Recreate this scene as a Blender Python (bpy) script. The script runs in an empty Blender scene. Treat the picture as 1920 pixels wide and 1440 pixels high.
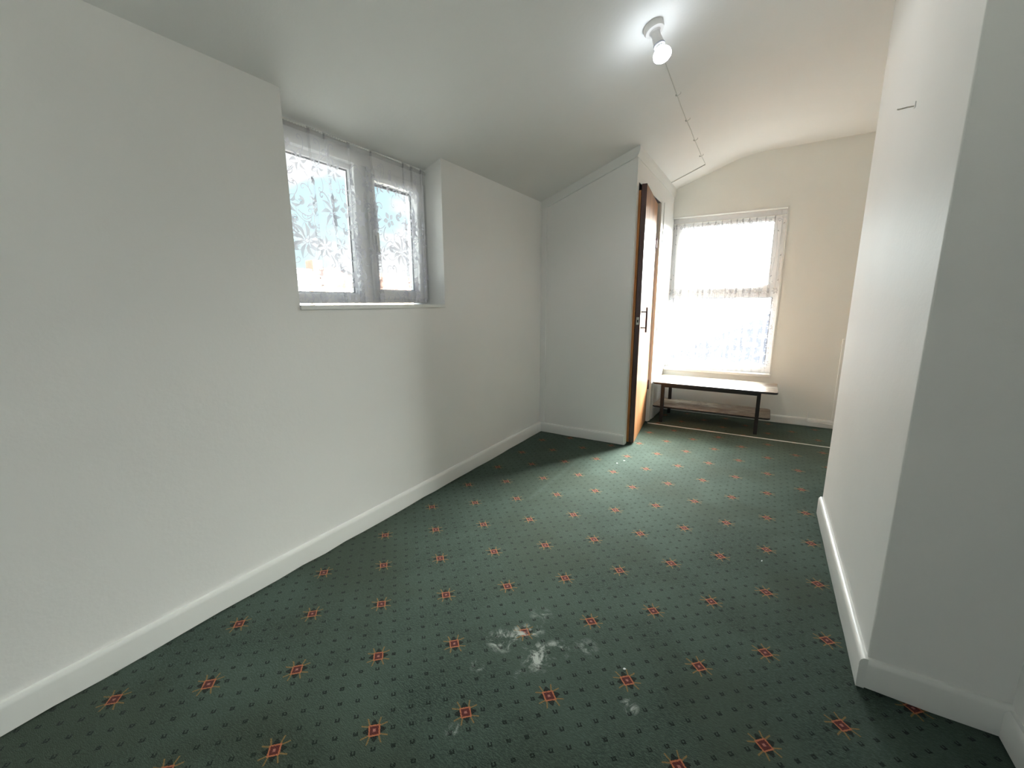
import bpy, bmesh, math, random
from mathutils import Vector, Matrix
random.seed(7)
C = bpy.context.scene.collection
SC = bpy.context.scene

# ------------------------------------------------------------------ camera
F_PX, YAW, PITCH, ROLL = 791.93, -0.538662, -0.190118, -0.002825
cy, sy, cp, sp = math.cos(YAW), math.sin(YAW), math.cos(PITCH), math.sin(PITCH)
fwd = Vector((sy*cp, cy*cp, sp)); rt = Vector((cy, -sy, 0)); up = rt.cross(fwd)
cr, sr = math.cos(ROLL), math.sin(ROLL)
rt2 = cr*rt + sr*up; up2 = -sr*rt + cr*up
cam = bpy.data.cameras.new('camera'); camo = bpy.data.objects.new('camera', cam); C.objects.link(camo)
m = Matrix.Identity(4)
for i in range(3):
    m[i][0] = rt2[i]; m[i][1] = up2[i]; m[i][2] = -fwd[i]
m.translation = (0, 0, 1.15)
camo.matrix_world = m
cam.sensor_width = 36; cam.sensor_fit = 'HORIZONTAL'; cam.lens = F_PX/1920*36; cam.clip_start = 0.02
SC.camera = camo

# ------------------------------------------------------------------ view and light
vs = SC.view_settings
vs.view_transform = 'Standard'; vs.look = 'None'; vs.gamma = 1; vs.use_curve_mapping = False
vs.exposure = 0.0
SKY = 1.1            # strength of the clouded sky
BULB = 26.0          # radiance of the lamp face

world = bpy.data.worlds.new('sky'); SC.world = world; world.use_nodes = True
wt = world.node_tree; wt.nodes.clear()

class E:                                            # arithmetic on shader sockets
    def __init__(s, t, v): s.t, s.v = t, v
    def _b(s, op, o, sw=False):
        n = s.t.nodes.new('ShaderNodeMath'); n.operation = op
        a, b = (o, s) if sw else (s, o)
        for i, x in enumerate((a, b)):
            if isinstance(x, E): s.t.links.new(x.v, n.inputs[i])
            elif x is not None: n.inputs[i].default_value = x
        return E(s.t, n.outputs[0])
    def __add__(s, o): return s._b('ADD', o)
    def __radd__(s, o): return s._b('ADD', o)
    def __sub__(s, o): return s._b('SUBTRACT', o)
    def __rsub__(s, o): return s._b('SUBTRACT', o, True)
    def __mul__(s, o): return s._b('MULTIPLY', o)
    def __rmul__(s, o): return s._b('MULTIPLY', o)
    def __truediv__(s, o): return s._b('DIVIDE', o)
    def lt(s, o): return s._b('LESS_THAN', o)
    def gt(s, o): return s._b('GREATER_THAN', o)
    def mx(s, o): return s._b('MAXIMUM', o)
    def mn(s, o): return s._b('MINIMUM', o)
    def pw(s, o): return s._b('POWER', o)
    def abs(s): return s._b('ABSOLUTE', None)
    def rnd(s): return s._b('ROUND', None)
    def sqrt(s): return s._b('SQRT', None)
    def clamp(s): return s.mx(0.0).mn(1.0)
    def ramp(s, a, b):                              # smooth 0..1 between a and b
        n = s.t.nodes.new('ShaderNodeMapRange'); n.interpolation_type = 'SMOOTHSTEP'
        s.t.links.new(s.v, n.inputs[0]); n.inputs[1].default_value = a; n.inputs[2].default_value = b
        return E(s.t, n.outputs[0])
def mixc(t, fac, a, b):
    n = t.nodes.new('ShaderNodeMix'); n.data_type = 'RGBA'
    for i, x in ((0, fac), (6, a), (7, b)):
        if isinstance(x, E): t.links.new(x.v, n.inputs[i])
        elif isinstance(x, (int, float)): n.inputs[i].default_value = x
        elif isinstance(x, tuple): n.inputs[i].default_value = (*x, 1)
        else: t.links.new(x, n.inputs[i])
    return n.outputs[2]
def noise(t, vec, scale, detail=2, rough=.5, dist=0, out=0):
    n = t.nodes.new('ShaderNodeTexNoise'); n.inputs['Scale'].default_value = scale
    n.inputs['Detail'].default_value = detail; n.inputs['Roughness'].default_value = rough; n.inputs['Distortion'].default_value = dist
    if vec is not None: t.links.new(vec, n.inputs['Vector'])
    return E(t, n.outputs[0]) if out == 0 else n.outputs[1]
def mapping(t, vec, scale=(1, 1, 1), loc=(0, 0, 0), rot=(0, 0, 0)):
    n = t.nodes.new('ShaderNodeMapping'); t.links.new(vec, n.inputs[0])
    n.inputs['Scale'].default_value = scale; n.inputs['Location'].default_value = loc; n.inputs['Rotation'].default_value = rot
    return n.outputs[0]

# clouded sky: blue gaps between bright clouds, a wide glow round the hidden sun beyond the far window
tc = wt.nodes.new('ShaderNodeTexCoord'); gen = tc.outputs['Generated']
sepw = wt.nodes.new('ShaderNodeSeparateXYZ'); wt.links.new(gen, sepw.inputs[0])
wz = E(wt, sepw.outputs[2])
cl = noise(wt, mapping(wt, gen, (1, 1, 2.2), (0.35, 0.1, 0)), 3.1, 5, .55, .3)
cloud = cl.ramp(.43, .56)
blue = mixc(wt, wz.ramp(0.0, .8), (.80, 1.06, 1.14), (.42, .80, 1.12))
skyc = mixc(wt, cloud, blue, (1.22, 1.24, 1.27))
dt = wt.nodes.new('ShaderNodeVectorMath'); dt.operation = 'DOT_PRODUCT'
wt.links.new(gen, dt.inputs[0]); sd = Vector((0.50, 1, .58)).normalized(); dt.inputs[1].default_value = sd
gl0 = E(wt, dt.outputs['Value']).mx(0.0).pw(11.0)
glow = gl0*255.0 + 1.0
skyw = mixc(wt, (gl0*6.0).clamp(), skyc, (1.205, 1.23, 1.17))
bg = wt.nodes.new('ShaderNodeBackground'); wt.links.new(skyw, bg.inputs[0])
wt.links.new((glow*SKY).v, bg.inputs[1])
wo = wt.nodes.new('ShaderNodeOutputWorld'); wt.links.new(bg.outputs[0], wo.inputs[0])

def portal(name, loc, rot, sx, sy_):                # sampling portals just outside the two panes
    l = bpy.data.lights.new(name, 'AREA'); l.shape = 'RECTANGLE'; l.size = sx; l.size_y = sy_
    l.cycles.is_portal = True
    o = bpy.data.objects.new(name, l); C.objects.link(o); o.location = loc; o.rotation_euler = rot
portal('sky_portal_left', (-1.95, 1.56, 1.53), (0, -math.pi/2, 0), .80, .96)
LAMP_W = 12.0        # reflector lamp throw
portal('sky_portal_far', (-.43, 4.96, 1.21), (-math.pi/2, 0, 0), 1.02, 1.56)
portal('sky_portal_back', (-.55, -1.42, 1.475), (math.pi/2, 0, 0), 1.02, 1.17)  # serves the unseen window added for fill light

# ------------------------------------------------------------------ materials
def newmat(name):
    m = bpy.data.materials.new(name); m.use_nodes = True; t = m.node_tree; t.nodes.clear()
    return m, t
def out(t, sh, disp=None):
    o = t.nodes.new('ShaderNodeOutputMaterial'); t.links.new(sh, o.inputs[0])
def princ(t, col=None, rough=.5, metal=0, spec=.5):
    p = t.nodes.new('ShaderNodeBsdfPrincipled')
    if isinstance(col, tuple): p.inputs['Base Color'].default_value = (*col, 1)
    elif col is not None: t.links.new(col, p.inputs['Base Color'])
    p.inputs['Roughness'].default_value = rough; p.inputs['Metallic'].default_value = metal
    p.inputs['Specular IOR Level'].default_value = spec
    return p
def bump(t, p, h, dist, strength=1):
    b = t.nodes.new('ShaderNodeBump'); b.inputs['Distance'].default_value = dist; b.inputs['Strength'].default_value = strength
    t.links.new(h.v, b.inputs['Height']); t.links.new(b.outputs[0], p.inputs['Normal'])
def wpos(t):
    return t.nodes.new('ShaderNodeNewGeometry').outputs['Position']
def paint(name, col, rough=.55, var=.03, bd=.0006, bscale=55, spec=.3):
    m, t = newmat(name); P = wpos(t)
    n1 = noise(t, P, 1.3, 3)
    c2 = tuple(x*(1-var) for x in col)
    p = princ(t, mixc(t, n1.ramp(.35, .65), col, c2), rough, 0, spec)
    if bd: bump(t, p, noise(t, P, bscale, 4, .6) + noise(t, P, 6, 2)*2.0, bd)
    out(t, p.outputs[0]); return m
def plain(name, col, rough=.5, metal=0, spec=.5, var=.12, scale=30):
    m, t = newmat(name); P = wpos(t)
    p = princ(t, mixc(t, noise(t, P, scale, 3).ramp(.3, .7), col, tuple(x*(1-var) for x in col)), rough, metal, spec)
    out(t, p.outputs[0]); return m
M = {}
M['wall'] = paint('wall_emulsion', (.875, .864, .838))
M['far'] = paint('cream_emulsion', (.895, .90, .86))
M['ceil'] = paint('ceiling_emulsion', (.865, .86, .838), .7)
M['gloss'] = paint('white_gloss_trim', (.82, .82, .79), .28, .03, .0003, 30, .5)
M['reveal'] = paint('reveal_white', (.80, .80, .79), .5)
M['upvc'] = plain('white_window_plastic', (.90, .90, .91), .25, 0, .5, .03)
M['gasket'] = plain('grey_gasket', (.10, .10, .11), .6)
M['plastic'] = plain('white_lamp_plastic', (.72, .70, .68), .35, 0, .5, .03)
M['cable'] = plain('white_cable', (.66, .66, .62), .5, 0, .4, .05)
M['blackmetal'] = plain('black_tube', (.012, .011, .012), .45, 0, .4)
M['edging'] = plain('black_edging', (.013, .012, .013), .4)
M['maroon'] = plain('dark_handle_paint', (.03, .008, .012), .3)
M['trunk'] = plain('white_trunking', (.93, .93, .90), .6, 0, .3, .02)
M['steel'] = plain('worn_steel', (.45, .43, .38), .35, 1)
M['brass'] = plain('dull_hinge', (.10, .035, .03), .4, .3)
M['dark'] = plain('dark_hole', (.006, .005, .005), .8)
M['flake'] = plain('white_plaster_crumb', (.75, .77, .76), .8)
M['render'] = plain('pale_render', (.62, .60, .62), .9, 0, .2, .1, 2)
M['render2'] = plain('buff_render', (.80, .66, .50), .9, 0, .2, .15, 2)
M['cap'] = plain('grey_coping', (.36, .36, .40), .9, 0, .2)
M['tile'] = plain('red_clay_tile', (.55, .30, .22), .85, 0, .2, .3, 3)
M['slate'] = plain('blue_slate', (.075, .08, .11), .7, 0, .3, .3, 6)
M['yard'] = plain('pale_concrete', (.50, .49, .46), .9, 0, .2, .2, 1.5)

def glass():
    m, t = newmat('window_glass')
    tr = t.nodes.new('ShaderNodeBsdfTransparent'); tr.inputs[0].default_value = (.97, .985, .98, 1)
    g = t.nodes.new('ShaderNodeBsdfGlossy'); g.inputs['Roughness'].default_value = .02
    lw = t.nodes.new('ShaderNodeLayerWeight'); lw.inputs[0].default_value = .12
    mx = t.nodes.new('ShaderNodeMixShader'); t.links.new(lw.outputs['Fresnel'], mx.inputs[0])
    t.links.new(tr.outputs[0], mx.inputs[1]); t.links.new(g.outputs[0], mx.inputs[2]); out(t, mx.outputs[0]); return m
M['glass'] = glass()
def net(name, solid, col, weave, trans=.55):
    m, t = newmat(name); P = wpos(t)
    tr = t.nodes.new('ShaderNodeBsdfTransparent')
    d = t.nodes.new('ShaderNodeBsdfDiffuse'); d.inputs[0].default_value = (*col, 1)
    tl = t.nodes.new('ShaderNodeBsdfTranslucent'); tl.inputs[0].default_value = (*col, 1)
    dm = t.nodes.new('ShaderNodeMixShader'); dm.inputs[0].default_value = trans
    t.links.new(d.outputs[0], dm.inputs[1]); t.links.new(tl.outputs[0], dm.inputs[2])
    mx = t.nodes.new('ShaderNodeMixShader')
    f = (noise(t, P, weave, 1) - .5)*.12 + solid
    t.links.new(f.clamp().v, mx.inputs[0]); t.links.new(tr.outputs[0], mx.inputs[1]); t.links.new(dm.outputs[0], mx.inputs[2])
    out(t, mx.outputs[0]); return m
M['net'] = net('sheer_net', .16, (.95, .95, .99), 600, .30)
M['lace'] = net('lace_thread', .68, (.90, .90, .97), 500, .16)
M['heading'] = net('net_heading', .24, (.95, .95, .95), 500, .3)
M['net_far'] = net('fine_sheer_net', .07, (.92, .92, .98), 600, .14)
M['lace_far'] = net('white_lace_thread', .36, (.92, .92, .97), 500, .22)

def wood(name, dark, light, rough, axis_scale, coat=0):
    m, t = newmat(name); P = wpos(t)
    v = mapping(t, P, axis_scale)
    g = noise(t, v, 1, 5, .6, .8); g2 = noise(t, v, 5, 3, .7)
    c = mixc(t, (g*.7 + g2*.3).ramp(.34, .66), dark, light)
    p = princ(t, c, rough, 0, .5); p.inputs['Coat Weight'].default_value = coat; p.inputs['Coat Roughness'].default_value = .12
    bump(t, p, g2, .0004); out(t, p.outputs[0]); return m
M['doorface'] = wood('varnished_plywood', (.20, .075, .022), (.36, .155, .05), .45, (14, 14, .9), .08)
M['dooredge'] = wood('dark_door_lipping', (.030, .007, .004), (.055, .013, .007), .35, (30, 30, 1.5), .3)
M['lining'] = wood('orange_cupboard_lining', (.50, .19, .05), (.72, .33, .11), .35, (9, 9, .8))

def marble(name):
    m, t = newmat(name); P = wpos(t)
    v = mapping(t, P, (2.2, 5.5, 4), (0, 0, 0), (0, 0, .5))
    w = noise(t, v, 1.5, 6, .62, 1.6)
    vein = 1.0 - ((w - .5).abs()*9.0).clamp()
    w2 = noise(t, v, .9, 4, .5, .8)
    base = mixc(t, w2.ramp(.38, .66), (.42, .36, .28), (.26, .175, .105))
    c = mixc(t, vein*.8, base, (.10, .05, .025))
    wh = noise(t, mapping(t, P, (3, 7, 4), (5, 2, 0), (0, 0, -.4)), 2, 4, .5, 1).ramp(.56, .66)
    c = mixc(t, wh*.8, c, (.50, .48, .43))
    p = princ(t, c, .3, 0, .5); out(t, p.outputs[0]); return m
M['marble'] = marble('marbled_laminate')

def carpet():
    m, t = newmat('patterned_carpet'); P = wpos(t)
    # woven lattice: e1, e2 span one motif cell, five dot steps each way
    e1 = (.18369, .16973); e2 = (-.18318, .17939); p0 = (-.8178, .6262)
    det = e1[0]*e2[1] - e1[1]*e2[0]
    nz = noise(t, P, 9, 2, .5, 0, 1)                                   # slight unevenness of the weave
    s = t.nodes.new('ShaderNodeSeparateXYZ'); t.links.new(P, s.inputs[0])
    sn = t.nodes.new('ShaderNodeSeparateXYZ'); t.links.new(nz, sn.inputs[0])
    x = E(t, s.outputs[0]) - p0[0] + (E(t, sn.outputs[0]) - .5)*.008
    y = E(t, s.outputs[1]) - p0[1] + (E(t, sn.outputs[1]) - .5)*.008
    a = (x*e2[1] - y*e2[0])*(5/det); b = (y*e1[0] - x*e1[1])*(5/det)   # in dot steps
    am = a - (a/5.0).rnd()*5.0; bm_ = b - (b/5.0).rnd()*5.0            # offset from the nearest motif
    ad = a - a.rnd(); bd = b - b.rnd()                                 # offset from the nearest dot
    fz = (noise(t, P, 260, 2, .6) - .5)*.10                            # fuzzy pile edge
    A, B = am.abs() + fz, bm_.abs() + fz
    big, sml = A.mx(B), A.mn(B)
    inmot = big.lt(.80)
    red = big.lt(.235)
    ring = big.lt(.315)*big.gt(.235)
    pink = big.lt(.075)
    leaf = (sml + (big - .315)*.55).lt(.215)*big.gt(.315)*big.lt(.62)
    ray = ((sml - .235 - (big - .3)*.30).abs()).lt(.042)*big.gt(.30)*big.lt(.72)
    notch = noise(t, mapping(t, P, (20, 20, 20)), 7, 0)
    dots = (ad.abs() + fz).lt(.125)*(bd.abs() + fz).lt(.115)*(1.0 - inmot)*(1.0 - (ad.abs().lt(.045)*bd.gt(-.03)*notch.gt(.42)))
    # ground: soft shading of the pile, worn paths, pressed pile
    n1 = noise(t, P, 2.6, 4, .6, .4); n2 = noise(t, mapping(t, P, (60, 160, 60), (0, 0, 0), (0, 0, .55)), 1.5, 3, .6); n3 = noise(t, P, 420, 2, .7)
    g = mixc(t, n1.ramp(.32, .68), (.014, .025, .018), (.037, .058, .045))
    g = mixc(t, (n2*.6 + n3*.4).ramp(.42, .66), g, (.056, .083, .067))
    g = mixc(t, (noise(t, P, 1.5, 3).ramp(.45, .65))*.6, g, (.024, .031, .018))
    fade = noise(t, P, 700, 1).ramp(.25, .6)*.2 + .8
    c = mixc(t, dots*fade, g, (.0015, .003, .0025))
    c = mixc(t, leaf*fade, c, (.002, .002, .002))
    c = mixc(t, ray*fade*.85, c, (.20, .115, .030))
    c = mixc(t, ring*fade, c, (.36, .105, .045))
    c = mixc(t, red*fade, c, (.075, .003, .005))
    c = mixc(t, pink*fade, c, (.30, .11, .09))
    # spilt plaster dust
    X, Y = E(t, s.outputs[0]), E(t, s.outputs[1])
    dn = noise(t, P, 19, 6, .75, .6)
    dust = None
    for (dx, dy, rx, amt) in ((-.685, 1.072, .06, 1), (-.645, 1.125, .05, 1), (-.575, 1.105, .05, 1), (-.545, 1.062, .06, 1), (-.51, 1.13, .055, .8), (-.615, 1.16, .05, .8), (-.236, 1.053, .03, .9),
                             (-.70, .945, .03, .6), (-.56, .985, .025, .6), (-.63, .735, .03, .5), (-.42, 1.19, .05, .35), (-.62, 1.25, .05, .35)):
        d = (((X - dx)*(X - dx) + (Y - dy)*(Y - dy)).sqrt())/rx
        k = (1.0 - d).clamp()*amt
        dust = k if dust is None else dust.mx(k)
    dust = (dust*1.7*dn.ramp(.46, .64)).clamp()*.9
    c = mixc(t, dust, c, (.40, .42, .39))
    streak = (1.0 - ((X + 1.115 - (Y - 2.0)*.01).abs())*45.0).clamp()*(Y.gt(2.06))*(Y.lt(3.0))*.14
    c = mixc(t, streak, c, (.13, .18, .155))
    p = princ(t, c, .95, 0, .12); p.inputs['Sheen Weight'].default_value = .16; p.inputs['Sheen Roughness'].default_value = .5; p.inputs['Sheen Tint'].default_value = (.75, .92, .80, 1)
    bump(t, p, n3 + n2*.7, .0025, .7)
    out(t, p.outputs[0]); return m
M['carpet'] = carpet()
def emit(name, col, s):
    m, t = newmat(name); e = t.nodes.new('ShaderNodeEmission'); e.inputs[0].default_value = (*col, 1); e.inputs[1].default_value = s
    out(t, e.outputs[0]); return m
M['lampface'] = emit('lit_lamp_face', (.84, .92, 1.0), BULB)

# ------------------------------------------------------------------ mesh helpers
def V(*a): return Vector(a)
class MB:
    def __init__(s): s.bm = bmesh.new()
    def box(s, x0, x1, y0, y1, z0, z1, bev=0):
        vs_ = [s.bm.verts.new((x, y, z)) for x in (x0, x1) for y in (y0, y1) for z in (z0, z1)]
        fs = [s.bm.faces.new([vs_[i] for i in q]) for q in ((0, 1, 3, 2), (4, 6, 7, 5), (0, 4, 5, 1), (2, 3, 7, 6), (0, 2, 6, 4), (1, 5, 7, 3))]
        if bev:
            es = list({e for f in fs for e in f.edges})
            bmesh.ops.bevel(s.bm, geom=es, offset=bev, segments=2, affect='EDGES', profile=.5)
        return s
    def prism(s, poly, vec, bev=0):                 # planar polygon (3D points) swept along vec
        vec = Vector(vec); n = len(poly)
        a = [s.bm.verts.new(p) for p in poly]; b = [s.bm.verts.new(Vector(p) + vec) for p in poly]
        fs = [s.bm.faces.new(a), s.bm.faces.new(list(reversed(b)))]
        for i in range(n):
            fs.append(s.bm.faces.new([a[i], b[i], b[(i+1) % n], a[(i+1) % n]]))
        bmesh.ops.recalc_face_normals(s.bm, faces=fs)
        if bev:
            es = list({e for f in fs for e in f.edges}); bmesh.ops.bevel(s.bm, geom=es, offset=bev, segments=2, affect='EDGES', profile=.5)
        return s
    def tube(s, pts, r, n=10, cap=True):
        pts = [Vector(p) for p in pts]; rings = []
        for i, p in enumerate(pts):
            d = (pts[min(i+1, len(pts)-1)] - pts[max(i-1, 0)]).normalized()
            u = d.cross(V(0, 0, 1))
            if u.length < 1e-3: u = d.cross(V(0, 1, 0))
            u.normalize(); w = d.cross(u); rr = r[i] if isinstance(r, (list, tuple)) else r
            rings.append([s.bm.verts.new(p + rr*(math.cos(2*math.pi*k/n)*u + math.sin(2*math.pi*k/n)*w)) for k in range(n)])
        for a, b in zip(rings, rings[1:]):
            for k in range(n): s.bm.faces.new([a[k], a[(k+1) % n], b[(k+1) % n], b[k]])
        if cap:
            s.bm.faces.new(list(reversed(rings[0]))); s.bm.faces.new(rings[-1])
        return s
    def lathe(s, base, axis, prof, n=32):           # prof: (distance along axis, radius)
        base, axis = Vector(base), Vector(axis).normalized()
        u = axis.cross(V(0, 1, 0)).normalized(); w = axis.cross(u)
        rings = []
        for d, r in prof:
            if r < 1e-6: rings.append([s.bm.verts.new(base + axis*d)])
            else: rings.append([s.bm.verts.new(base + axis*d + r*(math.cos(2*math.pi*k/n)*u + math.sin(2*math.pi*k/n)*w)) for k in range(n)])
        for a, b in zip(rings, rings[1:]):
            for k in range(n):
                if len(a) == 1 and len(b) == 1: continue
                if len(a) == 1: s.bm.faces.new([a[0], b[(k+1) % n], b[k]])
                elif len(b) == 1: s.bm.faces.new([a[k], a[(k+1) % n], b[0]])
                else: s.bm.faces.new([a[k], a[(k+1) % n], b[(k+1) % n], b[k]])
        bmesh.ops.recalc_face_normals(s.bm, faces=s.bm.faces[:])
        return s
    def frame(s, axis, p0, p1, a0, a1, b0, b1, w, bev=.004):
        """rectangular frame of four bars; axis 'x' or 'y' is its thickness p0..p1, a horizontal range, b vertical; w = left, right, bottom, top"""
        l, r, bo, to = w
        def bx(u0, u1, v0, v1):
            if axis == 'x': s.box(p0, p1, u0, u1, v0, v1, bev)
            else: s.box(u0, u1, p0, p1, v0, v1, bev)
        bx(a0, a0+l, b0, b1); bx(a1-r, a1, b0, b1); bx(a0+l, a1-r, b0, b0+bo); bx(a0+l, a1-r, b1-to, b1)
        return s
    def build(s, name, mat, parent=None, smooth=False, recalc=False):
        if recalc: bmesh.ops.recalc_face_normals(s.bm, faces=s.bm.faces[:])
        me = bpy.data.meshes.new(name)
        o = bpy.data.objects.new(name, me); C.objects.link(o)
        if parent is not None:
            o.parent = parent; wo_ = WORLD[parent.name]; bmesh.ops.translate(s.bm, verts=s.bm.verts[:], vec=-wo_)
            WORLD[o.name] = wo_
        else:
            WORLD[o.name] = V(0, 0, 0)
        s.bm.to_mesh(me); s.bm.free()
        for mm in (mat if isinstance(mat, list) else [mat]): me.materials.append(mm)
        if smooth:
            me.polygons.foreach_set('use_smooth', [True]*len(me.polygons))
            if smooth != 'all': me.set_sharp_from_angle(angle=math.radians(35))
        return o
WORLD = {}
def tag(o, label=None, cat=None, group=None, kind=None):
    if label: o['label'] = label
    if cat: o['category'] = cat
    if group: o['group'] = group
    if kind: o['kind'] = kind
    return o
def thing(name, loc, label=None, cat=None, group=None, kind=None):
    o = bpy.data.objects.new(name, None); C.objects.link(o); o.location = loc; o.empty_display_size = .05
    WORLD[o.name] = Vector(loc); return tag(o, label, cat, group, kind)
def struct(o, label, cat='trim'): return tag(o, label, cat, None, 'structure')
def recenter(o, loc):                               # give a one-mesh thing its own base point
    o.data.transform(Matrix.Translation(-Vector(loc))); o.location = loc; WORLD[o.name] = Vector(loc); return o

# ------------------------------------------------------------------ room measures
XL, XC, XP, XR = -1.684, -.912, .356, .656           # left wall, cupboard side, pier, near right wall
YC, YF, YP0, YP1, YB = 3.31, 4.72, 1.486, 2.735, -1.25
N0, N1, SILL, WX = 1.090, 2.030, 1.138, -1.824       # window niche and the plane of its frame
ZE, SL = 1.965, .372                                 # eaves height at x = -1.674 and slope
def zc(x): return ZE + SL*(x + 1.674)
JN, JF, DH = 3.357, 4.128, 2.022                     # cupboard door opening

# ------------------------------------------------------------------ room shell
f = MB(); f.box(-1.95, 1.45, YB-.1, 4.95, -.12, 0)
struct(f.build('floor', M['carpet']), 'dark green patterned fitted carpet with red and orange motifs and dust', 'floor')

prof = [(-1.97, zc(-1.97)), (-1.0, zc(-1.0)), (-.60, zc(-.60)), (-.50, zc(-.50))]
P0, P1, P2 = (-.50, zc(-.50)), (-.345, zc(-.345)+.012), (-.16, 2.486)
for i in range(1, 13):
    k = i/12; prof.append(tuple((1-k)**2*a + 2*k*(1-k)*b + k*k*c for a, b, c in zip(P0, P1, P2)))
prof += [(.2, 2.493), (1.45, 2.515)]
c = MB()
a = [[c.bm.verts.new((x, y, z)) for (x, z) in prof] for y in (YB-.1, 4.95)]
t_ = [[c.bm.verts.new((x, y, 3.1)) for x in (-1.97, 1.45)] for y in (YB-.1, 4.95)]
for i in range(len(prof)-1): c.bm.faces.new([a[0][i], a[0][i+1], a[1][i+1], a[1][i]])
c.bm.faces.new([a[0][0], a[1][0], t_[1][0], t_[0][0]]); c.bm.faces.new([a[0][-1], t_[0][1], t_[1][1], a[1][-1]])
c.bm.faces.new([t_[0][0], t_[1][0], t_[1][1], t_[0][1]])
c.bm.faces.new(list(reversed(a[0])) + [t_[0][0], t_[0][1]]); c.bm.faces.new(a[1] + [t_[1][1], t_[1][0]])
struct(c.build('ceiling', M['ceil'], smooth=True, recalc=True), 'white painted ceiling sloping up from the left then curving flat', 'ceiling')

w = MB()
w.box(-1.94, XL, YB-.1, N0, -.1, 2.6).box(-1.94, XL, N0, N1, -.1, SILL).box(-1.94, XL, N1, 4.95, -.1, 2.6).box(-1.94, WX, N0, N1, 1.905, 2.6)
struct(w.build('wall_left', M['wall']), 'plain white low wall under the slope with a window niche', 'wall')
w = MB(); X0, X1, Z0, Z1 = -.922, .071, .452, 1.985
w.box(-1.7, X0, YF, 4.95, -.1, 3).box(X1, 1.45, YF, 4.95, -.1, 3).box(X0, X1, YF, 4.95, -.1, Z0).box(X0, X1, YF, 4.95, Z1, 3)
struct(w.build('wall_far', M['far']), 'cream end wall with the tall net curtained window', 'wall')
w = MB(); w.box(XP, 1.5, YP0, YP1, -.1, 3, .004)
struct(w.build('wall_right', M['wall']), 'white projecting wall corner in the right foreground', 'wall')
w = MB(); w.box(XR, .9, YB-.1, YP0+.02, -.1, 3)
struct(w.build('wall_right_recess', M['wall']), 'white wall at the extreme right edge of the view', 'wall')
w = MB(); w.box(1.35, 1.5, YP1-.02, 4.95, -.1, 3)
struct(w.build('wall_alcove', M['far']), 'cream wall hidden beyond the right corner', 'wall')
w = MB(); w.box(-1.95, -1.05, YB-.1, YB, -.1, 3).box(-.05, .95, YB-.1, YB, -.1, 3).box(-1.05, -.05, YB-.1, YB, -.1, .9).box(-1.05, -.05, YB-.1, YB, 2.05, 3)
struct(w.build('wall_back', M['wall']), 'plain white wall behind the viewpoint', 'wall')
w = MB()
w.box(XL-.05, XC, YC, JN, -.05, 2.6).box(XC-.06, XC, JN, JF, DH, 2.6).box(XC-.06, XC, JF, YF+.05, -.05, 2.6)
struct(w.build('wall_cupboard', M['wall']), 'white boxed-in cupboard wall at the end of the left wall', 'wall')

# skirtings: ogee-less rounded top boards with an uneven lower edge over the carpet
def skirting(name, p0, p1, nrm, h, label, t=.017, seg=.11, close0=True):
    p0, p1, nrm = Vector((*p0, 0)), Vector((*p1, 0)), Vector((*nrm, 0)); L = (p1-p0).length; n = max(2, int(L/seg))
    mb = MB(); rows = []
    for i in range(n+1):
        p = p0.lerp(p1, i/n); b = .002 + .006*random.random()
        pr = [(0, b), (t, b), (t, h-.016), (t*.86, h-.007), (t*.55, h-.001), (t*.3, h), (0, h)]
        rows.append([mb.bm.verts.new(p + nrm*u + V(0, 0, v)) for u, v in pr])
    for r0, r1 in zip(rows, rows[1:]):
        for k in range(len(r0)): mb.bm.faces.new([r0[k], r0[(k+1) % 7], r1[(k+1) % 7], r1[k]])
    mb.bm.faces.new(rows[0]); mb.bm.faces.new(list(reversed(rows[-1])))
    return struct(mb.build(name, M['gloss'], smooth=True, recalc=True), label, 'skirting')
skirting('baseboard_left', (XL, YB), (XL, YC), (1, 0), .094, 'long white skirting board along the left wall')
skirting('baseboard_cupboard', (XL+.017, YC), (XC, YC), (0, -1), .086, 'short white skirting board across the cupboard front')
skirting('baseboard_cupboard_side', (XC, 4.27), (XC, YF), (1, 0), .082, 'little white skirting piece beside the table shelf')
skirting('baseboard_far', (XC+.017, YF), (1.35, YF), (0, -1), .076, 'white skirting board under the far window')
skirting('baseboard_right', (XP, YP0-.017), (XP, YP1-.02), (-1, 0), .104, 'white skirting board along the right projecting wall', .02)
skirting('baseboard_right_front', (XP, YP0), (XR, YP0), (0, -1), .100, 'white skirting board in the shaded right corner')
skirting('baseboard_right_recess', (XR, YP0-.017), (XR, YB), (-1, 0), .092, 'white skirting board at the lower right edge of the view')

# cupboard trims
mb = MB()                                           # cornice: front run follows the slope, side run is level
hh, pj = .066, .02
mb.prism([(XL, YC, zc(XL)+.03), (XC, YC, zc(XC)+.03), (XC, YC, zc(XC)-hh), (XL, YC, zc(XL)-hh)], (0, -pj, 0))
mb.prism([(XC, YC-pj, zc(XC)+.04), (XC+pj, YC-pj, zc(XC)+.04), (XC+pj, YC-pj, zc(XC)-.022), (XC+pj*.55, YC-pj, zc(XC)-.05), (XC+.004, YC-pj, zc(XC)-hh), (XC, YC-pj, zc(XC)-hh)], (0, YF-YC+pj, 0))
struct(mb.build('trim_1', M['gloss']), 'white cornice along the top of the cupboard')
mb = MB(); mb.prism([(XL, YC, .086), (XL+.052, YC, .086), (XL+.052, YC, zc(XL+.052)-.05), (XL, YC, zc(XL)-.05)], (0, -.010, 0), .003)
struct(mb.build('trim_2', M['wall']), 'narrow vertical strip in the corner of left wall and cupboard')
mb = MB(); mb.box(XL, XC+.004, YC-.004, YC+.02, .086, .0861)
mb.bm.free()
mb = MB()
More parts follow.
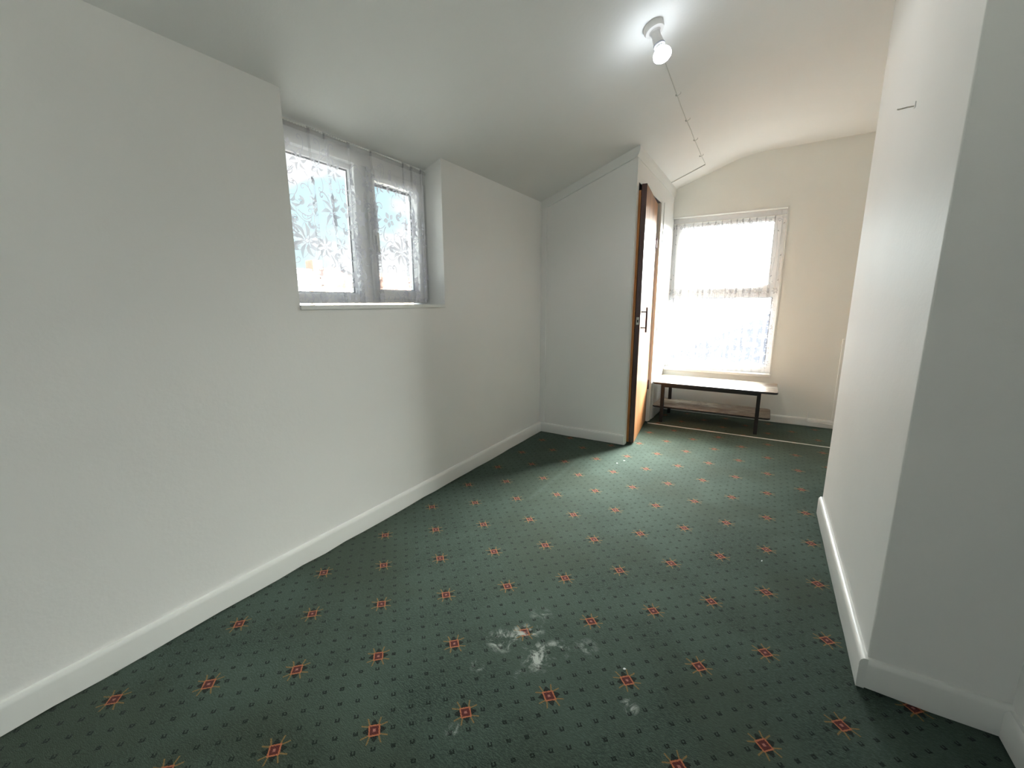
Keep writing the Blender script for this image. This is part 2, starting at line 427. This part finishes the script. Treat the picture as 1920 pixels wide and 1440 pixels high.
mb.prism([(XC-.002, YC-.007, 0.004), (XC+.007, YC-.007, .004), (XC+.007, JN, .004), (XC-.002, JN, .004)], (0, 0, zc(XC)-hh-.004), .002)
struct(mb.build('trim_3', M['gloss']), 'white edge lining on the near side of the cupboard opening')
mb = MB()
mb.box(XC-.02, XC+.010, JF+.004, 4.262, .004, DH+.02, .004).box(XC-.02, XC+.016, 4.222, 4.262, .004, DH+.02, .004).box(XC-.02, XC+.006, JN, JF+.02, DH, DH+.05, .003)
struct(mb.build('trim_4', M['gloss']), 'white door casing on the far side of the cupboard opening')
mb = MB(); mb.prism([(XC+.012, 4.062, .0005), (XC+.012, 4.073, .0005), (XC+.012, 4.071, .005), (XC+.012, 4.064, .005)], (1.49, .012, 0))
o = struct(mb.build('trim_5', M['gloss']), 'thin white metal strip across the carpet before the table')

# cupboard interior, seen through the gap beside the door
mb = MB(); mb.box(-1.66, XC-.06, 4.30, 4.34, 0, 2.2)
struct(mb.build('trim_6', M['lining']), 'orange varnished boarding inside the dark cupboard')
mb = MB(); mb.box(XC-.07, -.8935, JN+.022, JN+.034, .01, DH-.05, .002)
struct(mb.build('trim_7', M['lining']), 'orange varnished door stop inside the cupboard opening')
for i, z in enumerate((.88, 1.05)):
    mb = MB(); mb.box(-1.66, XC-.10, 4.12, 4.30, z-.009, z+.009)
    tag(mb.build('cupboard_shelf', M['dooredge']), 'dark shelf inside the cupboard, the %s of two glimpsed through the gap' % ('lower', 'upper')[i], 'shelf', 'cupboard shelves')

# ------------------------------------------------------------------ cupboard door (ajar)
door = thing('door_1', (XC, JF, 0), 'brown varnished cupboard door standing slightly ajar', 'door', None, 'structure')
H = V(-.930, 4.100, 0); Fo = V(-.849, 3.371, 0); dd = (Fo-H).normalized(); nn = V(dd.y, -dd.x, 0)
if nn.x < 0: nn = -nn
L = (Fo-H).length; TH = .037
def dp(s, n, z): return H + dd*s + nn*n + V(0, 0, z)    # along the leaf, out of its face, up
def dbox(mb, s0, s1, n0, n1, z0, z1, bev=0):
    mb.prism([dp(s0, n0, z0), dp(s1, n0, z0), dp(s1, n1, z0), dp(s0, n1, z0)], (0, 0, z1-z0), bev); return mb
leaf = dbox(MB(), 0, L, -TH, 0, .012, 2.010, .0015).build('door_leaf', M['doorface'], door)
dbox(MB(), L, L+.0025, -TH, 0, .012, 2.010).build('edge_lipping', M['dooredge'], door)['label'] = 'dark brown front edge of the door'
mb = MB(); dbox(mb, L+.0025, L+.005, -TH*.76, -TH*.20, .978, 1.036, .0008); lp = mb.build('latch_plate', M['steel'], door); lp['label'] = 'small metal latch plate on the door edge'
mb = MB(); dbox(mb, L+.005, L+.0058, -TH*.60, -TH*.36, .995, 1.016); mb.build('latch_hole', M['dark'], lp)
hz0, hz1 = .952, 1.076
hs = L-.058
mb = MB()
gp = [dp(hs, .040, .915), dp(hs, .040, .93), dp(hs, .040, 1.10), dp(hs, .040, 1.112)]
mb.tube(gp, [.0065, .0075, .0075, .0065], 12)
hd = mb.build('door_handle', M['maroon'], door, smooth=True); hd['label'] = 'dark red bar handle'
for z in (hz0, hz1):
    MB().tube([dp(hs, 0, z), dp(hs, .003, z), dp(hs, .004, z), dp(hs, .042, z)], [.010, .009, .005, .005], 10).build('handle_post', M['blackmetal'], hd, smooth=True)
for z in (.372, 1.676):
    mb = MB(); mb.tube([dp(-.006, .006, z-.045), dp(-.006, .006, z+.045)], .007, 10); dbox(mb, 0, .026, 0, .0025, z-.04, z+.04)
    mb.build('hinge', M['brass'], door, smooth=True)

# ------------------------------------------------------------------ window_1: left, fixed light and casement in the niche
win = thing('window_1', (WX, 1.56, SILL), 'white two-light window set in the sloping wall niche', 'window', None, 'structure')
fx0, fx1 = WX-.075, WX
FB, FT = SILL+.012, 1.912
MB().frame('x', fx0, fx1, N0, N1, FB, FT, (.05, .022, .045, .085)).build('window_frame', M['upvc'], win)
MB().box(fx0, fx1-.001, 1.532, 1.620, FB+.04, FT-.08, .004).build('mullion', M['upvc'], win)
MB().frame('x', WX-.058, WX-.030, N0+.045, 1.537, FB+.04, FT-.08, (.010, .010, .012, .030), .002).build('glazing_bead', M['upvc'], win)
MB().frame('x', WX-.052, WX-.046, N0+.045, 1.537, FB+.04, FT-.08, (.013, .014, .016, .036), .001).build('gasket', M['gasket'], win)
MB().box(WX-.058, WX-.054, N0+.045, 1.537, FB+.04, FT-.08).build('window_pane', M['glass'], win)
sash = MB().frame('x', WX-.066, WX+.014, 1.606, N1-.008, FB+.022, FT-.082, (.042, .066, .050, .058), .005).build('casement_sash', M['upvc'], win)
MB().frame('x', WX-.040, WX-.032, 1.645, 1.960, FB+.068, FT-.136, (.007, .007, .008, .016), .001).build('gasket', M['gasket'], sash)
MB().box(WX-.048, WX-.044, 1.640, 1.962, FB+.066, FT-.134).build('window_pane', M['glass'], sash)
mb = MB(); mb.box(WX+.014, WX+.024, 1.616, 1.638, 1.455, 1.525, .004); mb.box(WX+.024, WX+.040, 1.619, 1.635, 1.495, 1.512, .003); mb.box(WX+.034, WX+.044, 1.620, 1.634, 1.410, 1.512, .004)
mb.build('window_handle', M['upvc'], sash, smooth=True)
MB().box(WX, XL+.006, N0, N1, SILL-.016, SILL+.004, .003).build('window_sill', M['gloss'], win)

# ------------------------------------------------------------------ window_2: far, top light over a fixed pane
win = thing('window_2', (-.425, 4.80, Z0), 'tall white window on the cream end wall', 'window', None, 'structure')
y0, y1 = 4.795, 4.87
MB().frame('y', y0, y1, X0, X1, Z0+.012, Z1, (.045, .045, .075, .062)).build('window_frame', M['upvc'], win)
MB().box(X0+.04, X1-.04, y0+.001, y1, 1.195, 1.262, .004).build('transom', M['upvc'], win)
sash = MB().frame('y', y0-.012, y1-.01, X0+.034, X1-.034, 1.250, Z1-.05, (.066, .062, .062, .046), .005).build('top_sash', M['upvc'], win)
MB().frame('y', y0+.02, y0+.028, X0+.094, X1-.090, 1.306, Z1-.09, (.008, .008, .008, .010), .001).build('gasket', M['gasket'], sash)
MB().box(X0+.09, X1-.086, y0+.03, y0+.034, 1.302, Z1-.086).build('window_pane', M['glass'], sash)
MB().frame('y', y0+.02, y0+.028, X0+.043, X1-.043, Z0+.085, 1.197, (.010, .010, .010, .008), .001).build('gasket', M['gasket'], win)
MB().box(X0+.04, X1-.04, y0+.03, y0+.034, Z0+.08, 1.20).build('window_pane', M['glass'], win)
MB().box(X0-.004, X1+.010, YF-.014, y0+.01, Z0-.018, Z0+.012, .004).build('window_sill', M['gloss'], win)
mb = MB(); mb.box(X0-.002, X1+.012, YF-.004, y0, Z1-.001, Z1+.012).box(X1-.001, X1+.011, YF-.004, y0, Z0+.01, Z1).box(X0-.010, X0+.001, YF-.004, y0, Z0+.01, Z1)
mb.build('reveal_lining', M['gloss'], win)

# added_fill_window: unseen window added behind the viewpoint to brighten the near walls
win = thing('added_fill_window', (-.55, YB-.05, .90), 'unseen white window added behind the viewpoint as fill light', 'window', None, 'structure')
MB().frame('y', YB-.09, YB-.03, -1.05, -.05, .90, 2.05, (.06, .06, .06, .06)).build('window_frame', M['upvc'], win)
MB().box(-.585, -.515, YB-.088, YB-.032, .95, 2.0, .003).build('mullion', M['upvc'], win)
for a in (-1.0, -.52):
    MB().box(a, a+.42, YB-.062, YB-.058, .95, 2.0).build('window_pane', M['glass'], win)

# ------------------------------------------------------------------ net curtains
class Cloth:
    """hung cloth: folds = (position, overlap width, shift at hem); where cloth doubles back it hangs three layers deep"""
    def __init__(s, a0, a1, folds, ripple, depth, seed):
        s.a0, s.a1, s.folds = a0, a1, folds; s.rip, s.depth = ripple, depth; s.rnd = random.Random(seed)
        s.ph = [s.rnd.uniform(0, 6.28) for _ in range(8)]
        s.cache = {}
        s.len = s.path(.5)[2]
    def path(s, v):                                  # v: 0 top .. 1 hem
        key = round(v, 3)
        if key in s.cache: return s.cache[key]
        pts = [(s.a0, 0.0)]
        for (a, w_, sh) in s.folds:
            w = w_*(.45 + .55*min(1, v*1.6)); q = a + sh*v
            pts += [(q-w*.55, .2*s.depth), (q+w*.50, .1*s.depth), (q+w*.5, .9*s.depth), (q-w*.5, 1.0*s.depth), (q-w*.5, 1.8*s.depth), (q+w*.55, 1.5*s.depth)]
        pts.append((s.a1, 0.0))
        sm = []                                      # smooth by corner cutting
        for _ in range(2):
            sm = [pts[0]]
            for p, q in zip(pts, pts[1:]):
                sm += [(p[0]*.75+q[0]*.25, p[1]*.75+q[1]*.25), (p[0]*.25+q[0]*.75, p[1]*.25+q[1]*.75)]
            sm.append(pts[-1]); pts = sm
        cum = [0]
        for p, q in zip(pts, pts[1:]): cum.append(cum[-1] + math.hypot(q[0]-p[0], q[1]-p[1]))
        s.cache[key] = (pts, cum, cum[-1]); return s.cache[key]
    def at(s, u, v):                                 # u in 0..1 along the cloth
        pts, cum, L_ = s.path(v); d = min(max(u, 0), 1)*L_
        lo, hi = 0, len(cum)-1
        while hi-lo > 1:
            mid = (lo+hi)//2
            if cum[mid] <= d: lo = mid
            else: hi = mid
        k = (d-cum[lo])/max(1e-9, cum[hi]-cum[lo])
        a = pts[lo][0]*(1-k)+pts[hi][0]*k; e = pts[lo][1]*(1-k)+pts[hi][1]*k
        e += s.rip*(math.sin(a*95+s.ph[0])+.7*math.sin(a*61+s.ph[1]+v))*(.5+.5*v)
        return a, e
def curtain(cl, nu, nv, to3, ztop, zhem, name, label, cat, mats, motifs, root_loc, scallop=0.0):
    root = thing(name, root_loc, label, cat)
    H_ = ztop-zhem
    def S(u, v, off=0.0):
        a, e = cl.at(u, v); return to3(a, e+off, ztop - v*H_)
    mb = MB(); g = []
    for j in range(nv+1):
        g.append([mb.bm.verts.new(S(i/nu, j/nv)) for i in range(nu+1)])
    for j in range(nv):
        for i in range(nu): mb.bm.faces.new([g[j][i], g[j][i+1], g[j+1][i+1], g[j+1][i]])
    mb.build('net_panel', mats[0], root, smooth='all')
    mb = MB(); hb = .020/H_; n2 = nu                                   # gathered heading over the rod
    rows = [(-.006/H_, .003), (0, .006), (hb*.5, .0065), (hb, .003)]
    gg = [[mb.bm.verts.new(to3(cl.at(i/n2, max(0, v))[0], cl.at(i/n2, max(0, v))[1]*.5 + d + .0025*math.sin(i*1.9), ztop - v*H_)) for i in range(n2+1)] for v, d in rows]
    for r0, r1 in zip(gg, gg[1:]):
        for i in range(n2): mb.bm.faces.new([r0[i], r0[i+1], r1[i+1], r1[i]])
    mb.build('gathered_heading', mats[2], root, smooth='all')['label'] = 'denser gathered heading'
    # lace pattern sewn into the net, laid on the cloth itself
    mb = MB(); L_ = cl.len
    def put(x, z): return S(x/L_, min(max(z/H_, 0), 1), .0014)         # cloth metres from left, down from top
    def strip(c1, c2):
        a = [mb.bm.verts.new(put(*p)) for p in c1]; b = [mb.bm.verts.new(put(*p)) for p in c2]
        for i in range(len(a)-1): mb.bm.faces.new([a[i], a[i+1], b[i+1], b[i]])
    def petal(x, z, ang, ln, wd, r0=.12, half=False):
        n = 8; c, s_ = math.cos(ang), math.sin(ang); e1, e2 = [], []
        for i in range(n+1):
            k = i/n; l = ln*(r0 + (1-r0)*k); h = wd*math.sin(math.pi*k**.85)*(1-.15*k)
            h2 = h*(.10 if half else -1)
            e1.append((x+c*l-s_*h, z+s_*l+c*h)); e2.append((x+c*l-s_*h2, z+s_*l+c*h2))
        strip(e1, e2)
        if half:                                                       # outline of the open half leaf
            e3 = []; e4 = []
            for i in range(n+1):
                k = i/n; l = ln*(r0+(1-r0)*k); h = -wd*math.sin(math.pi*k**.85)*(1-.15*k)
                e3.append((x+c*l-s_*h, z+s_*l+c*h)); h -= -.0026; e4.append((x+c*l-s_*h, z+s_*l+c*h))
            strip(e3, e4)
    def line(pts, w):
        a, b = [], []
        for i, p in enumerate(pts):
            q0, q1 = pts[max(0, i-1)], pts[min(len(pts)-1, i+1)]
            dx, dz = q1[0]-q0[0], q1[1]-q0[1]; l = math.hypot(dx, dz) or 1
            a.append((p[0]-dz/l*w/2, p[1]+dx/l*w/2)); b.append((p[0]+dz/l*w/2, p[1]-dx/l*w/2))
        strip(a, b)
    def scroll(x, z, ang, size, hand, w=.0036):
        pts = []; px, pz = x, z
        for i in range(30):                                            # gently bent stalk ending in a curl
            k = i/29; kap = hand*(.5 + 9.5*k**2.6)/size
            ang_ = ang; ds = size*2.1/30
            px += math.cos(ang)*ds; pz += math.sin(ang)*ds; ang += kap*ds; pts.append((px, pz))
        line([(x, z)] + pts, w)
    def flower(x, z, r, n, rot, half=False, wd=.27):
        for i in range(n):
            petal(x, z, rot + 2*math.pi*i/n, r*(.9+.2*cl.rnd.random()), r*wd, .2, half)
        n = 10; line([(x+.12*r*math.cos(2*math.pi*i/n), z+.12*r*math.sin(2*math.pi*i/n)) for i in range(n+1)], .0026)
    motifs(cl.rnd, L_, H_, petal, line, scroll, flower)
    lo = mb.build('lace_pattern', mats[1], root, smooth='all'); lo['kind'] = 'stuff'; lo['label'] = 'embroidered flowers, leaves and scrolls in the net'
    return root

def left_motifs(R, L_, H_, petal, line, scroll, flower):
    x = .0; row = 0; cw, ch = .140, .165
    nr = int(H_/ch)+1
    for j in range(nr+1):
        for i in range(int(L_/cw)+2):
            cx = (i + (.5 if j % 2 else 0))*cw + R.uniform(-.012, .012); cz = .155 + j*ch + R.uniform(-.015, .015)
            if cz > H_-.03 or cx > L_-.02: continue
            if (i+j) % 3 == 0 and .2 < cz < H_-.12:                    # large layered lily
                flower(cx, cz, .082, 9, R.random()*3, True, .26); flower(cx, cz+.004, .040, 6, R.random(), True, .24)
            else:
                flower(cx, cz, R.uniform(.042, .054), R.choice((5, 6, 7)), R.random()*3, R.random() < .6, .30)
            for k in range(4):
                a = R.choice((.9, 2.2, -.9, -2.2)) + R.uniform(-.3, .3); h = R.choice((-1, 1))
                scroll(cx+.045*math.cos(a), cz+.045*math.sin(a), a, R.uniform(.045, .062), h)
            if True:
                a = R.uniform(0, 6.28); sx, sz = cx+.06*math.cos(a), min(cz+.06*math.sin(a), H_-.03)
                for q in (-.6, .0, .6): petal(sx, sz, a+q, .034, .0085, .05, q == 0)
    for i in range(int(L_/.045)):                                      # small sprigs along the hem
        petal(i*.045, H_-.012, -1.57+R.uniform(-.5, .5), .03, .006, .05); scroll(i*.045+.02, H_-.01, -1.3, .018, R.choice((-1, 1)), .0018)
folds = [(1.272, .034, .012), (1.350, .026, .055), (1.480, .040, .028), (1.615, .040, .022), (1.835, .026, .006), (1.900, .040, .004), (1.975, .030, .004)]
clL = Cloth(1.094, 2.024, folds, .0012, .010, 3)
curtain(clL, 300, 14, lambda a, e, z: (-1.800+e, a, z), 1.898, 1.148, 'net_curtain',
        'white floral net curtain in the left window niche', 'curtain', (M['net'], M['lace'], M['heading']), left_motifs, (-1.80, 1.56, 1.148))
mb = MB(); mb.tube([(-1.796, N0, 1.902), (-1.796, N1, 1.902)], .0055, 10)
tag(recenter(mb.build('curtain_rod', M['gloss'], smooth=True), (-1.796, 1.56, 1.902)), 'thin white curtain rod under the sloping ceiling of the left niche', 'curtain rod')

def far_motifs(R, L_, H_, petal, line, scroll, flower):
    cw = .062; n = int(L_/cw)
    for i in range(n+1):                                               # open trellis of stems above
        cx = i*cw
        line([(cx+.010*math.sin(k*.5+i), .04+k*.045) for k in range(int((H_-.06)/.045))], .0022)
        for k in range(4):
            cz = .05 + R.random()*.6*H_
            petal(cx, cz, R.choice((.7, 2.4)), .022, .005, .05)
    for j in range(9):                                                 # flower border filling the lower half
        for i in range(int(L_/.085)+1):
            cx = (i+.5*(j % 2))*.085+R.uniform(-.008, .008); cz = H_*.46 + j*.086
            if cz > H_-.03 or cx > L_: continue
            flower(cx, cz, R.uniform(.026, .036), R.choice((6, 7, 8)), R.random()*3, False, .26)
            for k in range(2):
                a = R.uniform(0, 6.28); scroll(cx+.025*math.cos(a), cz+.025*math.sin(a), a, .026, R.choice((-1, 1)), .0022)
    for i in range(int(L_/.06)+1): flower(i*.06, .035, .020, 6, R.random(), False, .3)
R_ = random.Random(5); fo = []; xx = -.88
while xx < .03:
    fo.append((xx, R_.uniform(.012, .024), R_.uniform(-.012, .012))); xx += R_.uniform(.048, .085)
clF = Cloth(-.912, .062, fo, .0016, .008, 9)
curtain(clF, 420, 16, lambda a, e, z: (a, 4.770-e, z), 1.925, .470, 'lace_curtain',
        'white lace curtain across the tall far window', 'curtain', (M['net_far'], M['lace_far'], M['heading']), far_motifs, (-.425, 4.77, .47))
mb = MB(); mb.tube([(X0+.001, 4.766, 1.930), (X1-.001, 4.766, 1.930)], .004, 10)
tag(recenter(mb.build('curtain_wire', M['gloss'], smooth=True), (-.425, 4.766, 1.93)), 'white stretched curtain wire at the top of the far window', 'curtain wire')

# ------------------------------------------------------------------ low table
tx0, tx1, ty0, ty1, tz = -.893, .140, 4.135, 4.628, .397
tab = thing('coffee_table', ((tx0+tx1)/2, (ty0+ty1)/2, 0), 'low marbled laminate table with black legs and shelf under the far window', 'table')
def rrect(x0, x1, y0, y1, r, n=6):
    pts = []
    for cx, cy_, a0 in ((x1-r, y1-r, 0), (x0+r, y1-r, 90), (x0+r, y0+r, 180), (x1-r, y0+r, 270)):
        for i in range(n+1):
            a = math.radians(a0 + 90*i/n); pts.append((cx+r*math.cos(a), cy_+r*math.sin(a)))
    return pts
def slab(name, x0, x1, y0, y1, r, z, th, lbl):
    pts = rrect(x0, x1, y0, y1, r)
    top = MB().prism([(x, y, z-.0025) for x, y in pts], (0, 0, .0025)).build(name, M['marble'], tab)
    pe = rrect(x0-.002, x1+.002, y0-.002, y1+.002, r+.002)
    MB().prism([(x, y, z-th) for x, y in pe], (0, 0, th-.0025)).build('edging', M['edging'], top)['label'] = 'black edging strip'
    return top
slab('tabletop', tx0, tx1, ty0, ty1, .035, tz, .019, '')
slab('shelf', tx0-.004, .106, 4.203, 4.596, .035, .152, .016, '')
for lx in (-.800, .004):
    for ly in (4.186, 4.575):
        MB().box(lx-.015, lx+.015, ly-.015, ly+.015, 0, tz-.019, .002).build('leg', M['blackmetal'], tab)
for ly in (4.186, 4.575):
    MB().box(-.785, -.011, ly-.009, ly+.009, tz-.050, tz-.0192, .001).build('rail', M['blackmetal'], tab)
for lx in (-.800, .004):
    MB().box(lx-.009, lx+.009, 4.2015, 4.5595, tz-.050, tz-.0192, .001).build('rail', M['blackmetal'], tab)

# ------------------------------------------------------------------ ceiling lamp and its surface cable
Nn = V(SL, 0, -1).normalized(); c0 = V(-.567, 2.20, zc(-.567))
lamp = thing('ceiling_lamp', c0, 'white batten lampholder with a lit reflector bulb on the ceiling slope', 'lamp')
MB().lathe(c0, Nn, [(-.002, 0), (-.002, .045), (.020, .0445), (.027, .041), (.029, .034), (.029, 0)], 40).build('ceiling_rose', M['plastic'], lamp, smooth=True)
hol = MB().lathe(c0, Nn, [(.029, 0), (.029, .026), (.034, .021), (.05, .0195), (.072, .0225), (.088, .024), (.090, .0225), (.090, 0)], 32).build('lampholder', M['plastic'], lamp, smooth=True)
side = Nn.cross(V(0, 1, 0)).normalized()
mb = MB()
for sgn in (-1, 1):
    q = c0 + Nn*.060 + V(0, -1, 0)*.0195 + side*.004*sgn
mb.lathe(c0+Nn*.052+V(0, -.0185, 0)+side*.004, V(0, -1, 0), [(0, .0022), (.002, .0022), (.002, 0)], 10)
mb.build('terminal_screw', M['dark'], hol)
mb = MB(); mb.lathe(c0, Nn, [(.0885, .0255), (.0905, .0258), (.096, .0245), (.0965, .021)], 28); mb.build('retaining_ring', M['cap'], hol, smooth=True)
blb = MB().lathe(c0, Nn, [(.088, 0), (.088, .015), (.100, .016), (.106, .019)], 36).build('bulb_neck', M['plastic'], lamp, smooth=True)
MB().lathe(c0, Nn, [(.106, .0191), (.112, .025), (.120, .033), (.128, .038), (.136, .040), (.144, .0395), (.152, .035), (.159, .026), (.163, .013), (.164, 0)], 36).build('bulb_face', M['lampface'], lamp, smooth=True)

sl = bpy.data.lights.new('reflector_lamp', 'SPOT'); sl.energy = LAMP_W; sl.spot_size = math.radians(174); sl.spot_blend = .35
sl.shadow_soft_size = .035; sl.color = (1.0, .985, .95)
so = bpy.data.objects.new('reflector_lamp', sl); C.objects.link(so); so.parent = lamp; so.location = Nn*.168
so.rotation_euler = (-Nn).to_track_quat('Z', 'Y').to_euler()
def cpt(x, y, off=.003): return V(x, y, zc(x)) + Nn*off
cab = thing('ceiling_cable', cpt(-.59, 3.3, 0), 'white flex clipped along the ceiling slope away from the lamp', 'cable')
pts = [cpt(-.567, 2.24), cpt(-.578, 2.50), cpt(-.589, 2.91), cpt(-.594, 3.10, .004), cpt(-.597, 3.316), cpt(-.598, 3.52, .005), cpt(-.602, 3.72), cpt(-.603, 3.95, .005), cpt(-.605, 4.116), cpt(-.603, 4.37)]
MB().tube(pts, .0022, 8).build('flex', M['cable'], cab, smooth=True)
for (x, y) in ((-.589, 2.911), (-.597, 3.316), (-.602, 3.719), (-.611, 4.116)):
    mb = MB(); a = cpt(x-.004, y, 0); mb.tube([a, a+Nn*.009, cpt(x+.006, y, .010), cpt(x+.020, y, .008), cpt(x+.023, y, .001)], .0016, 8)
    mb.tube([cpt(x-.004, y, 0), cpt(x-.004, y, .009)], .0038, 8)
    mb.build('cable_clip', M['cable'], cab, smooth=True)
mb = MB(); mb.tube([cpt(-.605, 4.392, .004), cpt(-.70, 4.402, .004), cpt(-.80, 4.412, .004), cpt(-.894, 4.42, .004)], .0042, 8); mb.build('cable_run', M['cable'], cab, smooth=True)

# wall hook high on the projecting right wall
hk = thing('wall_hook', (XP, 2.017, 1.787), 'thin grey metal hook sticking out high on the right projecting wall', 'hook')
mb = MB(); mb.tube([(XP, 2.017, 1.787), (XP-.020, 2.017, 1.787), (XP-.042, 2.017, 1.785), (XP-.046, 2.017, 1.786)], .0022, 8); mb.build('hook_shank', M['steel'], hk, smooth=True)
MB().box(XP-.0035, XP, 2.010, 2.024, 1.781, 1.800, .001).build('hook_plate', M['wall'], hk)

# flex at the foot of the far wall and the trunking in the far right corner
fl = thing('wall_flex', (.42, YF-.005, .05), 'short white flex drooping over the skirting at the right of the table', 'cable')
Yf = YF-.021
MB().tube([(.413, YF-.004, .128), (.413, YF-.006, .10), (.412, Yf, .078), (.413, Yf-.003, .055), (.43, Yf-.003, .042), (.47, Yf-.003, .043), (.503, Yf-.003, .050), (.55, Yf-.003, .045), (.62, Yf-.003, .040)], .0038, 8).build('flex', M['gloss'], fl, smooth=True)
MB().lathe((.413, YF, .130), (0, -1, 0), [(0, .013), (.008, .012), (.011, .008), (.011, 0)], 16).build('flex_outlet', M['gloss'], fl, smooth=True)
pp = thing('cable_trunking', (.603, 4.715, .077), 'thin white vertical cable trunking standing on the far skirting beside the right projecting wall', 'trunking')
mb = MB(); mb.box(.594, .612, 4.706, YF, .077, .815, .002); mb.build('trunking_lid', M['trunk'], pp)
mb = MB(); mb.box(.592, .614, 4.704, YF, .812, .826, .002); mb.build('end_cap', M['trunk'], pp)

# crumbs of plaster on the carpet
for (x, y, s, ln, lb) in ((-.286, 1.170, .0042, 2.4, 'white plaster crumb on the carpet in the middle foreground'), (-.837, 2.886, .0055, 3.0, 'white plaster crumb on the carpet before the cupboard, the nearer one'),
                         (-.808, 2.964, .0055, 3.2, 'white plaster crumb on the carpet before the cupboard, nearer the door'), (.083, 2.057, .004, 1.3, 'tiny white plaster crumb on the carpet near the right wall')):
    mb = MB(); n = 7; a0 = random.random()*6
    mb.prism([(x+s*ln*.5*math.cos(a0+2*math.pi*i/n)*random.uniform(.7, 1.1), y+s*math.sin(a0+2*math.pi*i/n)*random.uniform(.6, 1.1), 0.0) for i in range(n)], (.001, .001, s*.6))
    o = recenter(mb.build('plaster_crumb', M['flake']), (x, y, 0)); tag(o, lb, 'crumb', 'plaster crumbs on the carpet')

# ------------------------------------------------------------------ outside
mb = MB(); mb.box(-60, 60, -40, 80, -3.4, -3.2)
struct(mb.build('ground_outside', M['yard']), 'pale yard far below the windows', 'ground')
def house(name, x0, x1, y0, y1, ze, rise, wm, rm, label, ridge='y'):
    r = thing(name, ((x0+x1)/2, (y0+y1)/2, -3.2), label, 'building')
    MB().box(x0, x1, y0, y1, -3.2, ze).build('wall', wm, r)
    if rise <= 0:
        MB().box(x0-.1, x1+.1, y0-.1, y1+.1, ze, ze+.16, .02).build('coping', M['cap'], r)
    elif ridge == 'y':
        xm = (x0+x1)/2; MB().prism([(x0-.2, y0-.15, ze), (x1+.2, y0-.15, ze), (xm, y0-.15, ze+rise)], (0, y1-y0+.3, 0)).build('roof', rm, r)
    else:
        ym = (y0+y1)/2; MB().prism([(x0-.15, y0-.2, ze), (x0-.15, y1+.2, ze), (x0-.15, ym, ze+rise)], (x1-x0+.3, 0, 0)).build('roof', rm, r)
    return r
house('rendered_house', -15, -12, 5.4, 8.1, 2.0, 0, M['render'], None, 'pale flat-topped building low in the left window')
h = house('gabled_house', -17, -12.2, 8.4, 9.9, 1.72, .56, M['render2'], M['tile'], 'buff gabled house in the middle of the left window', 'x')
MB().box(-13.4, -13.0, 9.0, 9.35, 2.0, 2.55, .02).build('chimney', M['tile'], h)
house('tiled_house', -18, -12.4, 10.2, 14.2, 1.55, .75, M['render2'], M['tile'], 'long red roofed house in the right pane of the left window', 'x')
r = thing('slate_outbuilding', (.2, 9.2, -3.2), 'dark slate roofed outbuilding low behind the far window', 'building')
MB().prism([(-3.5, 8.5, -3.2), (5.7, 8.5, -3.2), (5.7, 8.5, -.95), (-3.5, 8.5, -.95)], (0, 2.6, 0)).build('wall', M['render'], r)
MB().prism([(-3.75, 8.4, -1.0), (1.6, 8.4, 1.77), (6.0, 8.4, -1.0)], (0, 2.8, 0)).build('roof', M['slate'], r)
house('white_house', -6, 5, 16, 22, .6, .9, M['render'], M['slate'], 'pale house standing back behind the slate outbuilding', 'x')
